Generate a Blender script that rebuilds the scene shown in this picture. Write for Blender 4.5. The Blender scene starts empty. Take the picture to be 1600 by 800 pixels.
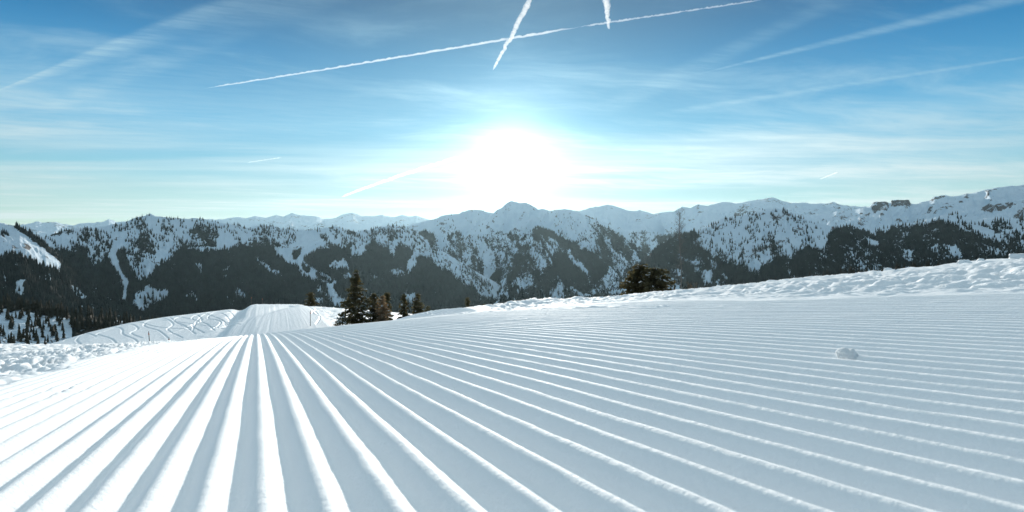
import bpy, math, random
import numpy as np

R = math.radians
C = bpy.context.scene
random.seed(7)
rng = np.random.default_rng(11)

# ------------------------------------------------------------------ camera
F = 950.0                       # focal length in pixels of a 1600 px wide frame
cam_d = bpy.data.cameras.new('camera')
cam_d.sensor_width = 36.0
cam_d.lens = 36.0 * F / 1600.0
cam_d.clip_start = 0.01
cam_d.clip_end = 150000.0
cam = bpy.data.objects.new('camera', cam_d)
C.collection.objects.link(cam)
cam.location = (0, 0, 0)
cam.rotation_euler = (R(90), 0, 0)
C.camera = cam
cam_d.dof.use_dof = True
cam_d.dof.focus_distance = 2.5
cam_d.dof.aperture_fstop = 16

# ------------------------------------------------------------------ light
SUN_EL = R(9.0)
sun_d = bpy.data.lights.new('sun', 'SUN')
sun_d.energy = 2.6
sun_d.angle = R(0.6)
sun_d.color = (1.0, 0.93, 0.84)
sun = bpy.data.objects.new('sun', sun_d)
C.collection.objects.link(sun)
sun.rotation_euler = (-(math.pi / 2 - SUN_EL), 0, 0)   # light comes from +Y, low

C.view_settings.view_transform = 'Standard'
C.view_settings.look = 'None'
C.view_settings.gamma = 1
C.view_settings.use_curve_mapping = False
C.view_settings.exposure = 1.27
C.render.engine = 'CYCLES'
C.cycles.use_denoising = True
C.cycles.max_bounces = 6
C.cycles.diffuse_bounces = 3
C.cycles.volume_bounces = 0
C.cycles.transparent_max_bounces = 12
C.cycles.sample_clamp_indirect = 4


# small node helper
class NT:
    def __init__(self, tree):
        self.t = tree
        tree.nodes.clear()
    def n(self, typ, **kw):
        nd = self.t.nodes.new(typ)
        for k, v in kw.items():
            if k.startswith('i_'):
                nd.inputs[k[2:].replace('_', ' ')].default_value = v
            else:
                setattr(nd, k, v)
        return nd
    def l(self, a, b):
        self.t.links.new(a, b)
    def put(self, sock, v):
        if isinstance(v, (int, float)):
            sock.default_value = v
        elif isinstance(v, tuple):
            sock.default_value = v
        else:
            self.l(v, sock)
    def m(self, op, a, b=None, c=None, clamp=False):
        nd = self.t.nodes.new('ShaderNodeMath')
        nd.operation = op
        nd.use_clamp = clamp
        for i, v in enumerate((a, b, c)):
            if v is not None:
                self.put(nd.inputs[i], v)
        return nd.outputs[0]
    def ss(self, x, lo, hi, a=0.0, b=1.0):
        nd = self.t.nodes.new('ShaderNodeMapRange')
        nd.interpolation_type = 'SMOOTHSTEP'
        self.put(nd.inputs[0], x)
        for i, v in enumerate((lo, hi, a, b)):
            self.put(nd.inputs[i + 1], v)
        return nd.outputs[0]
    def mix(self, f, a, b):
        nd = self.t.nodes.new('ShaderNodeMix')
        nd.data_type = 'RGBA'
        self.put(nd.inputs[0], f)
        self.put(nd.inputs[6], a)
        self.put(nd.inputs[7], b)
        return nd.outputs[2]
    def noise(self, vec, scale, detail=4, rough=0.5, dist=0.0):
        nd = self.t.nodes.new('ShaderNodeTexNoise')
        nd.inputs['Scale'].default_value = scale
        nd.inputs['Detail'].default_value = detail
        nd.inputs['Roughness'].default_value = rough
        nd.inputs['Distortion'].default_value = dist
        if vec is not None:
            self.l(vec, nd.inputs['Vector'])
        return nd.outputs[0]
    def xyz(self, x, y, z):
        nd = self.t.nodes.new('ShaderNodeCombineXYZ')
        for i, v in enumerate((x, y, z)):
            self.put(nd.inputs[i], v)
        return nd.outputs[0]


def sky_plane(px, py):
    """photo direction -> point on a cloud sheet of unit height"""
    z = (400 - py) / F
    return ((px - 800) / F / z, 1 / z)

# ------------------------------------------------------------------ world
W = bpy.data.worlds.new('World')
C.world = W
W.use_nodes = True
t = NT(W.node_tree)
out = t.n('ShaderNodeOutputWorld')
bg = t.n('ShaderNodeBackground')
bg.inputs['Strength'].default_value = 0.10
t.l(bg.outputs[0], out.inputs['Surface'])
sky = t.n('ShaderNodeTexSky', sky_type='NISHITA')
sky.sun_disc = False
sky.sun_elevation = SUN_EL
sky.sun_rotation = 0.0
sky.altitude = 1800
sky.air_density = 1.25
sky.dust_density = 0.3
sky.ozone_density = 2.2
tc = t.n('ShaderNodeTexCoord')
sep = t.n('ShaderNodeSeparateXYZ')
t.l(tc.outputs['Generated'], sep.inputs[0])
dx, dy, dz = sep.outputs
zz = t.m('MAXIMUM', dz, 0.02)
U = t.m('DIVIDE', dx, zz)
V = t.m('DIVIDE', dy, zz)
# aureole round the sun: thin ice cloud scattering forward
sd = (0.0, math.cos(SUN_EL), math.sin(SUN_EL))
dt = t.m('ADD', t.m('MULTIPLY', dy, sd[1]), t.m('MULTIPLY', dz, sd[2]))
ang = t.m('ARCCOSINE', t.m('MINIMUM', dt, 1.0))
# cirrus: long fibres on a high sheet
ca, sa = math.cos(R(16)), math.sin(R(16))
Ur = t.m('ADD', t.m('MULTIPLY', U, ca), t.m('MULTIPLY', V, sa))
Vr = t.m('SUBTRACT', t.m('MULTIPLY', V, ca), t.m('MULTIPLY', U, sa))
fib = t.noise(t.xyz(t.m('MULTIPLY', Ur, 2.2), t.m('MULTIPLY', Vr, 9.0), 0.4), 1.6, 5, 0.65)
warp = t.noise(t.xyz(U, V, 0.0), 0.35, 3, 0.5)
Vw = t.m('ADD', Vr, t.m('MULTIPLY', t.m('SUBTRACT', warp, 0.5), 2.0))
c1 = t.noise(t.xyz(t.m('MULTIPLY', Ur, 0.42), Vw, 5.3), 1.35, 7, 0.60, 0.35)
big = t.noise(t.xyz(t.m('MULTIPLY', U, 0.6), V, 7.7), 0.28, 2, 0.5)
side = t.ss(U, -1.2, 0.8, 0.0, 0.10)
c1 = t.ss(t.m('ADD', t.m('ADD', c1, side), t.m('MULTIPLY', t.m('SUBTRACT', big, 0.5), 0.75)), 0.50, 0.88)
c2 = t.noise(t.xyz(t.m('MULTIPLY', U, 0.10), t.m('MULTIPLY', V, 0.55), 1.3), 1.0, 5, 0.55)
c2 = t.m('MULTIPLY', t.ss(c2, 0.46, 0.74), t.ss(dz, 0.26, 0.12))
cloud = t.m('ADD', t.m('MULTIPLY', c1, 0.60), t.m('MULTIPLY', c2, 0.75))
# soft veil at middle heights
veil = t.m('MULTIPLY', t.ss(dz, 0.34, 0.12), t.ss(big, 0.30, 0.62))
cloud = t.m('ADD', cloud, t.m('MULTIPLY', t.m('MULTIPLY', veil, t.ss(fib, 0.2, 0.7, 0.5, 1.0)), 0.42))

def old_trail(p, q, wid0, wid1, strength, one_sided=False):
    (x0, y0), (x1, y1) = sky_plane(*p), sky_plane(*q)
    L = math.hypot(x1 - x0, y1 - y0)
    ux, uy = (x1 - x0) / L, (y1 - y0) / L
    along = t.m('ADD', t.m('MULTIPLY', U, ux / L), t.m('MULTIPLY', V, uy / L))
    along = t.m('SUBTRACT', along, (x0 * ux + y0 * uy) / L)
    across = t.m('ADD', t.m('MULTIPLY', U, -uy), t.m('MULTIPLY', V, ux))
    across = t.m('SUBTRACT', across, -x0 * uy + y0 * ux)
    across = t.m('ADD', across, t.m('MULTIPLY', t.m('SUBTRACT', warp, 0.5), 0.10))
    w = t.m('ADD', t.m('MULTIPLY', along, wid1 - wid0), wid0)
    w = t.m('MAXIMUM', w, 0.01)
    d = t.m('DIVIDE', across, w)
    if one_sided:
        body = t.m('MULTIPLY', t.ss(d, -0.15, 0.08), t.ss(d, 1.0, 0.05))
    else:
        body = t.ss(t.m('ABSOLUTE', d), 1.0, 0.1)
    ends = t.m('MULTIPLY', t.ss(along, -0.25, 0.1), t.ss(along, 2.2, 1.1))
    return t.m('MULTIPLY', t.m('MULTIPLY', body, ends), t.m('MULTIPLY', t.ss(fib, 0.25, 0.7, 0.25, 1.0), strength))

for args in (((0, 137), (330, 5), 0.03, 0.27, 0.40, True),
             ((60, 175), (490, 0), 0.10, 0.12, 0.13, False),
             ((1150, 102), (1590, -4), 0.03, 0.12, 0.34, False),
             ((960, 165), (1260, 25), 0.20, 0.10, 0.16, False),
             ((1080, 170), (1500, 105), 0.10, 0.05, 0.20, False)):
    cloud = t.m('ADD', cloud, old_trail(*args))
cloud = t.m('MINIMUM', cloud, 1.0)
def ex(k, a):
    return t.m('MULTIPLY', t.m('EXPONENT', t.m('MULTIPLY', ang, -k)), a)
g1 = ex(29.0, 9.0)
g2 = t.m('ADD', ex(8.0, 1.2), ex(2.6, 0.75))
glow = g1
hsv = t.n('ShaderNodeHueSaturation')
hsv.inputs['Hue'].default_value = 0.487
hsv.inputs['Saturation'].default_value = 1.06
hsv.inputs['Value'].default_value = 1.0
t.l(sky.outputs[0], hsv.inputs['Color'])
# deep clear blue in the middle sky, added brightness above the frame lifts shaded snow
ramp = t.n('ShaderNodeValToRGB')
t.l(dz, ramp.inputs[0])
cr_ = ramp.color_ramp
cr_.elements[0].position = 0.0; cr_.elements[0].color = (0.33, 0.37, 0.44, 1)
cr_.elements[1].position = 1.0; cr_.elements[1].color = (0.9, 0.9, 0.85, 1)
for pos_, col_ in ((0.10, (0.32, 0.40, 0.44)), (0.20, (0.12, 0.37, 0.50)), (0.30, (0.01, 0.25, 0.41)), (0.38, (0.0, 0.13, 0.25)), (0.50, (0.12, 0.22, 0.32)), (0.62, (0.8, 0.85, 0.85))):
    e_ = cr_.elements.new(pos_); e_.color = (*col_, 1)
tint = t.n('ShaderNodeVectorMath', operation='MULTIPLY')
near = t.n('ShaderNodeVectorMath', operation='SCALE')
t.l(hsv.outputs[0], near.inputs[0]); t.l(t.ss(ang, 0.0, 0.8, 0.62, 1.15), near.inputs['Scale'])
t.l(near.outputs[0], tint.inputs[0]); t.l(ramp.outputs[0], tint.inputs[1])
cloud = t.m('MULTIPLY', cloud, t.ss(dz, 0.40, 0.26, 0.50, 1.0))
high = t.m('MULTIPLY', t.ss(dz, 0.45, 0.62), 0.95)  # unseen overhead cloud veil, added as fill light for the shaded snow
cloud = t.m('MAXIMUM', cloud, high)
cb = t.m('ADD', 3.1, t.m('MULTIPLY', t.m('EXPONENT', t.m('MULTIPLY', ang, -3.2)), 1.6))
ccol = t.n('ShaderNodeVectorMath', operation='SCALE')
ccol.inputs[0].default_value = (0.66, 0.93, 1.0)
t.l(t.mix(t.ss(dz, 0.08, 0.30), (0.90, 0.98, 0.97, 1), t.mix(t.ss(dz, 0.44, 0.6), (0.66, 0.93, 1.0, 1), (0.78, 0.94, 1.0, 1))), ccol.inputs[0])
t.l(cb, ccol.inputs['Scale'])
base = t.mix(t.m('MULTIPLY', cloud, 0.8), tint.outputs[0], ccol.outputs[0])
gcol = t.n('ShaderNodeVectorMath', operation='SCALE')
gcol.inputs[0].default_value = (0.92, 0.98, 0.97)
t.l(glow, gcol.inputs['Scale'])
wide = t.n('ShaderNodeVectorMath', operation='SCALE')
wide.inputs[0].default_value = (0.50, 0.84, 1.0)
t.l(g2, wide.inputs['Scale'])
add0 = t.n('ShaderNodeVectorMath', operation='ADD')
t.l(base, add0.inputs[0]); t.l(wide.outputs[0], add0.inputs[1])
base = add0.outputs[0]
add = t.n('ShaderNodeVectorMath', operation='ADD')
t.l(base, add.inputs[0]); t.l(gcol.outputs[0], add.inputs[1])
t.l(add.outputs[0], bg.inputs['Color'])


# ------------------------------------------------------------------ helpers
def tag(o, label=None, cat=None, group=None, kind=None):
    if label: o['label'] = label
    if cat: o['category'] = cat
    if group: o['group'] = group
    if kind: o['kind'] = kind
    return o

def link(o, parent=None):
    C.collection.objects.link(o)
    if parent: o.parent = parent
    return o

def mesh_np(name, verts, faces, mats, smooth=True, mat_idx=None, attrs=None):
    """faces: (m,k) int array, all the same k, or a list of such arrays"""
    me = bpy.data.meshes.new(name)
    if not isinstance(faces, list): faces = [faces]
    idx = np.concatenate([f.ravel() for f in faces]).astype(np.int32)
    tot = np.concatenate([np.full(len(f), f.shape[1]) for f in faces]).astype(np.int32)
    start = np.concatenate([[0], np.cumsum(tot)[:-1]]).astype(np.int32)
    me.vertices.add(len(verts)); me.vertices.foreach_set('co', np.asarray(verts, np.float32).ravel())
    me.loops.add(len(idx)); me.loops.foreach_set('vertex_index', idx)
    me.polygons.add(len(tot)); me.polygons.foreach_set('loop_start', start)
    me.polygons.foreach_set('loop_total', tot)
    me.polygons.foreach_set('use_smooth', np.full(len(tot), smooth))
    for m in (mats if isinstance(mats, (list, tuple)) else [mats]): me.materials.append(m)
    if mat_idx is not None: me.polygons.foreach_set('material_index', mat_idx.astype(np.int32))
    if attrs:
        for k, v in attrs.items():
            a = me.attributes.new(k, 'FLOAT', 'POINT'); a.data.foreach_set('value', np.asarray(v, np.float32).ravel())
    me.update(); me.validate()
    return me

def grid_faces(nr, nc):
    i = np.arange(nr - 1)[:, None] * nc + np.arange(nc - 1)[None, :]
    i = i.ravel()
    return np.stack([i, i + 1, i + nc + 1, i + nc], 1)

def _h(ix, iy, s):
    ix = ix.astype(np.int64); iy = iy.astype(np.int64)
    h = (ix * 374761393 + iy * 668265263 + s * 974634777) & 0xffffffff
    h = ((h ^ (h >> 13)) * 1274126177) & 0xffffffff
    return ((h ^ (h >> 16)) & 0xffff) / 65535.0

def vn(x, y, s=0):
    x, y = np.broadcast_arrays(np.asarray(x, float), np.asarray(y, float))
    ix, iy = np.floor(x), np.floor(y)
    fx, fy = x - ix, y - iy
    fx = fx * fx * fx * (fx * (fx * 6 - 15) + 10); fy = fy * fy * fy * (fy * (fy * 6 - 15) + 10)
    a = _h(ix, iy, s); b = _h(ix + 1, iy, s); c = _h(ix, iy + 1, s); d = _h(ix + 1, iy + 1, s)
    return (a + (b - a) * fx) * (1 - fy) + (c + (d - c) * fx) * fy

def fbm(x, y, o=4, s=0, gain=0.5):
    r = 0; a = 1; tot = 0
    for k in range(o):
        r = r + a * vn(x * 2 ** k + 17.3 * k, y * 2 ** k - 9.1 * k, s + k); tot += a; a *= gain
    return r / tot

def ridged(x, y, o=5, s=0, gain=0.5):
    r = 0; a = 1; tot = 0
    for k in range(o):
        r = r + a * (1 - np.abs(2 * vn(x * 2 ** k + 3.7 * k, y * 2 ** k + 5.9 * k, s + k) - 1)); tot += a; a *= gain
    return r / tot

def sst(x, a, b):
    u = np.clip((x - a) / (b - a), 0, 1)
    return u * u * (3 - 2 * u)


# ------------------------------------------------------------------ materials
def new_mat(name):
    m = bpy.data.materials.new(name); m.use_nodes = True
    k = NT(m.node_tree)
    o = k.n('ShaderNodeOutputMaterial'); b = k.n('ShaderNodeBsdfPrincipled')
    k.l(b.outputs[0], o.inputs['Surface'])
    return m, k, b, o

def simple(name, col, rough=0.8, var=0.3, scale=5.0, spec=0.3):
    m, k, b, o = new_mat(name)
    tcn = k.n('ShaderNodeTexCoord')
    f = k.noise(tcn.outputs['Object'], scale, 4, 0.6)
    lo = tuple(c * (1 - var) for c in col) + (1,)
    hi = tuple(min(1, c * (1 + var)) for c in col) + (1,)
    k.l(k.mix(k.ss(f, 0.3, 0.7), lo, hi), b.inputs['Base Color'])
    b.inputs['Roughness'].default_value = rough
    b.inputs['Specular IOR Level'].default_value = spec
    return m

def snow_near():
    m, k, b, o = new_mat('snow_groomed')
    tcn = k.n('ShaderNodeTexCoord')
    p = tcn.outputs['Object']
    f = k.noise(p, 6.0, 4, 0.6)
    k.l(k.mix(f, (0.84, 0.865, 0.88, 1), (0.90, 0.915, 0.925, 1)), b.inputs['Base Color'])
    b.inputs['Roughness'].default_value = 0.75
    b.inputs['Subsurface Weight'].default_value = 0.5
    b.inputs['Subsurface Radius'].default_value = (1.0, 1.0, 1.0)
    b.inputs['Subsurface Scale'].default_value = 0.003
    b.inputs['Specular IOR Level'].default_value = 0.08
    g1_ = k.noise(p, 900.0, 2, 0.6)
    g2_ = k.noise(p, 160.0, 3, 0.6)
    hgt = k.m('ADD', k.m('MULTIPLY', g1_, 0.0005), k.m('MULTIPLY', g2_, 0.0022))
    bp = k.n('ShaderNodeBump'); bp.inputs['Strength'].default_value = 0.6; bp.inputs['Distance'].default_value = 1.0
    k.l(hgt, bp.inputs['Height']); k.l(bp.outputs[0], b.inputs['Normal'])
    return m

def snow_mid():
    m, k, b, o = new_mat('snow_field')
    tcn = k.n('ShaderNodeTexCoord'); p = tcn.outputs['Object']
    f = k.noise(p, 0.3, 4, 0.6)
    k.l(k.mix(f, (0.82, 0.85, 0.87, 1), (0.90, 0.915, 0.925, 1)), b.inputs['Base Color'])
    b.inputs['Roughness'].default_value = 0.6
    b.inputs['Specular IOR Level'].default_value = 0.3
    bp = k.n('ShaderNodeBump'); bp.inputs['Strength'].default_value = 0.5; bp.inputs['Distance'].default_value = 1.0
    k.l(k.m('MULTIPLY', k.noise(p, 2.2, 5, 0.65), 0.22), bp.inputs['Height']); k.l(bp.outputs[0], b.inputs['Normal'])
    return m

def terrain_mat():
    m, k, b, o = new_mat('mountain_snow_and_forest')
    tcn = k.n('ShaderNodeTexCoord'); p = tcn.outputs['Object']
    fo = k.n('ShaderNodeAttribute', attribute_name='forest').outputs['Fac']
    ro = k.n('ShaderNodeAttribute', attribute_name='rock').outputs['Fac']
    fine = k.noise(p, 0.055, 3, 0.65)
    fmask = k.ss(k.m('ADD', fo, k.m('ADD', k.m('MULTIPLY', k.m('SUBTRACT', fine, 0.5), 1.6), k.m('MULTIPLY', k.m('SUBTRACT', k.noise(p, 0.011, 4, 0.7), 0.5), 0.8))), 0.50, 0.66)
    rn = k.noise(p, 0.014, 8, 0.78)
    rmask = k.ss(k.m('ADD', ro, k.m('MULTIPLY', k.m('SUBTRACT', rn, 0.5), 3.0)), 0.50, 0.58)
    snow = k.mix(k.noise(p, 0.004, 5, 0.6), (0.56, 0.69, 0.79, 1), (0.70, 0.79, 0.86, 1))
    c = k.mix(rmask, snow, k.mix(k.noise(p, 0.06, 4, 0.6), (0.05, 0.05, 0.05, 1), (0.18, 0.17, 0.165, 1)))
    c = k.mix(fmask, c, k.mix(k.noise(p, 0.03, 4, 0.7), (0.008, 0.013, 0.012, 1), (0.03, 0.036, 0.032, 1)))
    k.l(c, b.inputs['Base Color'])
    b.inputs['Roughness'].default_value = 0.85
    b.inputs['Specular IOR Level'].default_value = 0.1
    bp = k.n('ShaderNodeBump'); bp.inputs['Strength'].default_value = 0.55; bp.inputs['Distance'].default_value = 1.0
    k.l(k.m('MULTIPLY', k.noise(p, 0.012, 7, 0.72), 42.0), bp.inputs['Height']); k.l(bp.outputs[0], b.inputs['Normal'])
    return m

M_SNOW = snow_near()
M_MID = snow_mid()
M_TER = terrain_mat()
M_FOREST = simple('far_conifers', (0.020, 0.027, 0.024), 0.9, 0.45, 0.02, 0.1)
M_NEEDLE = simple('spruce_needles', (0.085, 0.075, 0.040), 0.75, 0.5, 1.5, 0.25)
def leafy(m, amount, col):
    # thin needles let light through from behind
    k = NT.__new__(NT); k.t = m.node_tree
    o = next(x for x in m.node_tree.nodes if x.type == 'OUTPUT_MATERIAL'); b = next(x for x in m.node_tree.nodes if x.type == 'BSDF_PRINCIPLED')
    tr = k.n('ShaderNodeBsdfTranslucent'); tr.inputs['Color'].default_value = col
    mx = k.n('ShaderNodeMixShader'); mx.inputs[0].default_value = amount
    k.l(b.outputs[0], mx.inputs[1]); k.l(tr.outputs[0], mx.inputs[2]); k.l(mx.outputs[0], o.inputs['Surface'])
leafy(M_NEEDLE, 0.35, (0.16, 0.13, 0.05, 1))
M_LARCH = simple('larch_twigs', (0.20, 0.155, 0.105), 0.8, 0.35, 2.0, 0.2)
leafy(M_LARCH, 0.35, (0.38, 0.26, 0.14, 1))
M_BARK = simple('bark', (0.10, 0.075, 0.055), 0.9, 0.4, 6.0, 0.2)
M_PALEBARK = simple('pale_bark', (0.15, 0.135, 0.12), 0.9, 0.3, 6.0, 0.2)
M_SMALLTREE = simple('small_conifers', (0.045, 0.042, 0.028), 0.85, 0.5, 0.3, 0.15)
M_TUFTSNOW = simple('tree_snow', (0.85, 0.87, 0.89), 0.7, 0.05, 3.0, 0.3)
M_POLE = simple('pole_paint', (0.09, 0.07, 0.06), 0.6, 0.2, 8.0, 0.3)
M_POLECAP = simple('pole_band', (0.45, 0.12, 0.05), 0.6, 0.2, 8.0, 0.3)


# ------------------------------------------------------------------ the groomed slope
H0 = 0.135; A0 = 0.078; KV = 0.00065; TN = 0.0595; PITCH = 0.0362
GA = R(-22.8)
gx, gy = math.sin(GA), math.cos(GA)         # along the grooves
cx, cy = math.cos(GA), -math.sin(GA)        # across, to the right

def slope_z(n, v):
    vc = np.minimum(v, 7.0)
    par = KV * np.maximum(vc, 0) ** 3 + np.maximum(v - 7.0, 0) * (3 * KV * 49.0)
    lat = TN * n - 0.0008 * np.maximum(n - 3, 0) ** 2 + np.where(n < 0, 0.026 * np.minimum(-n, 2.2) ** 2 + 0.05 * np.maximum(-n - 2.2, 0), 0)
    z = -H0 - A0 * v - par + lat
    z = z + 0.012 * (fbm(n * 0.7 + 3, v * 0.35, 2, 50) - 0.5) * sst(v + np.abs(n), 0.8, 2.5)
    # grooves
    nw = n + 0.0006 * (vn(n * 0 + 1.3, v * 3.1, 5) - 0.5) + 0.0004 * (vn(n * 9, v * 2.3, 6) - 0.5) + 0.0013 * (vn(n * 40, v * 22, 7) - 0.5)
    ph = (nw / PITCH + 0.38) % 1.0
    # rounded ridge, wider flat trough side
    prof = 0.5 - 0.5 * np.cos(2 * np.pi * ph)
    prof = prof ** 1.2
    left_edge = -0.50 + 0.14 * (fbm(v * 2.0, n * 0.6, 3, 8) - 0.5)
    right_edge = 1.72 + 0.35 * (fbm(v * 1.2, n * 0.3, 3, 9) - 0.5)
    gm = sst(n, left_edge - 0.10, left_edge + 0.06) * (1 - sst(n, right_edge - 0.05, right_edge + 0.12))
    # second groomed strip beyond the lumps
    band2 = sst(n, 1.36, 1.42) * (1 - sst(n, 1.50, 1.58))
    amp = 0.0122 * (1 + 0.25 * (fbm(n * 6, v * 2.5, 3, 12) - 0.5))
    broken = sst(fbm(n * 7, v * 5, 3, 14), 0.52, 0.66) * band2
    z = z + amp * prof * gm * (1 - 0.7 * broken)
    z = z + 0.0007 * (fbm(n * 110, v * 80, 3, 16, 0.6) - 0.5) * gm
    # clods that fell on the grooves
    cl = vn(n * 95, v * 70, 21) * (0.55 + 0.45 * vn(n * 3, v * 2.2, 22))
    z = z + 0.0026 * sst(cl, 0.83, 0.96) * gm
    z = z + broken * 0.022 * fbm(n * 22, v * 9, 3, 23)
    # lumpy patch in the left grooves
    lp = sst(n, -0.46, -0.40) * (1 - sst(n, -0.33, -0.27)) * sst(fbm(n * 3, v * 1.5, 2, 31), 0.42, 0.60)
    z = z + lp * 0.014 * (ridged(n * 30, v * 22, 3, 32) - 0.5)
    # crumbs left of the grooves
    lm = 1 - sst(n, left_edge - 0.14, left_edge + 0.02)
    z = z + lm * (0.020 * sst(fbm(n * 46, v * 29, 4, 41, 0.62), 0.40, 0.66) * (0.4 + fbm(n * 5, v * 4, 2, 45)) + 0.03 * (fbm(n * 2.2, v * 1.7, 3, 43) - 0.4))
    # clods right of the grooves
    rm = sst(n, right_edge - 0.02, right_edge + 0.6)
    far = sst(n, 5.0, 8.0)
    lump = (fbm(n * 2.6, v * 1.6, 3, 61, 0.55) - 0.5) * 0.045 + 0.019 * sst(fbm(n * 17, v * 10, 4, 64, 0.62), 0.40, 0.70) + (ridged(n * 22, v * 14, 4, 63, 0.66) - 0.5) * 0.024
    z = z + rm * (1 - 0.75 * far) * lump
    # low bank just past the crest
    bv = (v - 5.7 - 0.10 * (n - 2.3)) / 0.42
    bn = sst(n, 1.0, 1.6) * (1 - sst(n, 2.9, 3.9))
    z = z + bn * (0.055 + 0.03 * fbm(n * 6, v * 3, 3, 71)) * np.exp(-bv * bv)
    # ploughed rim along the left
    lb = (n + 1.55) / 0.35
    z = z + 0.03 * np.exp(-lb * lb) * sst(v, 2.5, 4.5)
    # crumbly rim on the right skyline
    rim = np.exp(-((v - 4.9) / 0.35) ** 2) * sst(n, 5.0, 7.0)
    z = z + rim * 0.05 * sst(fbm(n * 2.2, v * 1.7, 3, 81), 0.45, 0.7)
    return z

vs = [-1.5, -1.2, -0.9, -0.6, -0.4, -0.25, -0.1]
v = 0.0
while v < 13.0:
    vs.append(v); v += max(0.0065, 0.0078 * v)
ns = list(np.arange(-0.98, 2.12, 0.0042))
x = ns[-1]; st = 0.009
while x < 22: x += st; st = min(st * 1.012, 0.11); ns.append(x)
x = ns[0]; st = 0.008; left = []
while x > -6.5: x -= st; st = min(st * 1.006, 0.06); left.append(x)
ns = np.array(left[::-1] + ns); vs = np.array(vs)
NN, VV = np.meshgrid(ns, vs)
ZZ = slope_z(NN, VV)
P = np.stack([NN * cx + VV * gx, NN * cy + VV * gy, ZZ], -1).reshape(-1, 3)
me = mesh_np('groomed_slope', P, grid_faces(len(vs), len(ns)), M_SNOW)
tag(link(bpy.data.objects.new('groomed_slope', me)), 'groomed white piste in the foreground with long parallel corduroy ridges', 'ski slope', kind='structure')

def world_nv(n, v):
    return n * cx + v * gx, n * cy + v * gy

# ------------------------------------------------------------------ snowfield behind the crest
def interp(pts, x):
    p = np.array(pts, float)
    return np.interp(x, p[:, 0], p[:, 1])

MID_SKY = [(-700, 640), (-200, 585), (40, 550), (80, 537), (140, 519), (200, 505), (260, 495), (320, 488), (385, 480), (400, 478),
           (470, 478), (500, 480), (540, 483), (600, 487), (650, 492), (700, 500), (850, 498), (1000, 478), (1200, 455), (1400, 436), (1600, 420), (2400, 380)]

def mid_z(az, r):
    px = 800 + F * np.tan(az)
    E = (400 - interp(MID_SKY, px)) / F * np.cos(az)
    Rc = 128.0 - 40 * sst(-px, -350, 100)
    m_ = 0.17
    z1 = E * r - m_ * (r - Rc) ** 2 / Rc
    z2 = -0.17 * r - 0.6
    k = 0.6
    z = np.maximum(z1, z2) + k * 0.5 * np.log1p(np.exp(-np.abs(z1 - z2) / k))
    return z, px

TRACKS = []
def trk(pts, w=0.11, d=0.11):
    TRACKS.append((pts, w, d))

def pix_on_mid(px, py):
    """where the sight line of a photo pixel meets the snowfield"""
    az = math.atan((px - 800) / F)
    E = (400 - py) / F * math.cos(az)
    rs = np.linspace(55, 128, 300)
    z, _ = mid_z(np.full_like(rs, az), rs)
    k = int(np.argmin(np.abs(z / rs - E)))
    return rs[k] * math.sin(az), rs[k] * math.cos(az)

for pts in ([(150, 512), (135, 520), (120, 530), (128, 540)], [(190, 508), (170, 515), (152, 522), (175, 530), (182, 540)],
            [(175, 507), (190, 514), (192, 522), (210, 530), (216, 538)], [(195, 503), (215, 512), (205, 520), (222, 528)],
            [(240, 498), (225, 508), (248, 517), (262, 528)], [(255, 497), (270, 506), (262, 515), (285, 528)],
            [(290, 492), (272, 500), (290, 510), (305, 522)], [(300, 490), (315, 500), (300, 508), (318, 520)],
            [(320, 488), (300, 497), (322, 506), (335, 516)], [(340, 486), (325, 496), (345, 503), (330, 515)],
            [(355, 485), (368, 494), (350, 502), (366, 512)], [(270, 494), (300, 499), (340, 500), (378, 503)],
            [(250, 500), (290, 505), (330, 510), (365, 512)], [(310, 489), (335, 495), (360, 505), (375, 510)],
            [(370, 484), (345, 492), (320, 500), (290, 512)], [(380, 486), (350, 497), (310, 508), (265, 522)],
            [(210, 503), (232, 507), (255, 512), (300, 515)], [(265, 496), (280, 507), (310, 515)], [(330, 487), (310, 499), (300, 518)],
            [(345, 489), (360, 500), (340, 512)], [(100, 533), (118, 528), (150, 526)],
            [(495, 484), (488, 492), (500, 498), (494, 510)], [(480, 480), (490, 486), (497, 494)]):
    trk(pts)

azs = np.concatenate([np.linspace(R(-70), R(-44), 40)[:-1], np.linspace(R(-44), R(-13), 1150), np.linspace(R(-13), R(60), 240)[1:]])
rr = np.concatenate([np.linspace(9, 50, 60), np.linspace(50, 135, 330)[1:], np.linspace(135, 330, 50)[1:]])
AZ, RR = np.meshgrid(azs, rr)
Z, PX = mid_z(AZ, RR)
X, Y = RR * np.sin(AZ), RR * np.cos(AZ)
# groomed ramp going over the knoll
el = interp([(60, 300), (78, 352), (95, 380), (110, 388), (128, 392), (200, 396)], RR)
er = interp([(60, 560), (78, 530), (95, 500), (110, 484), (128, 474), (200, 468)], RR)
ramp = sst(PX, el - 9, el + 3) * (1 - sst(PX, er - 12, er + 22))
ramp *= sst(RR, 62, 80)
Z += ramp * 0.34
Z -= 0.5 * np.exp(-((PX - el + 16) / 10.0) ** 2) * sst(RR, 75, 100)
u = (PX - el) / np.maximum(er - el, 1)
Z += ramp * 0.07 * (fbm(u * 34, RR * 0.03, 3, 91) - 0.5)
# dip crossing the ramp, whose far side lies in shade
dl = interp([(385, 92), (420, 100), (460, 116), (480, 124)], PX)
Z -= 0.35 * np.exp(-((RR - dl) / 4.5) ** 2) * ramp
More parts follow.
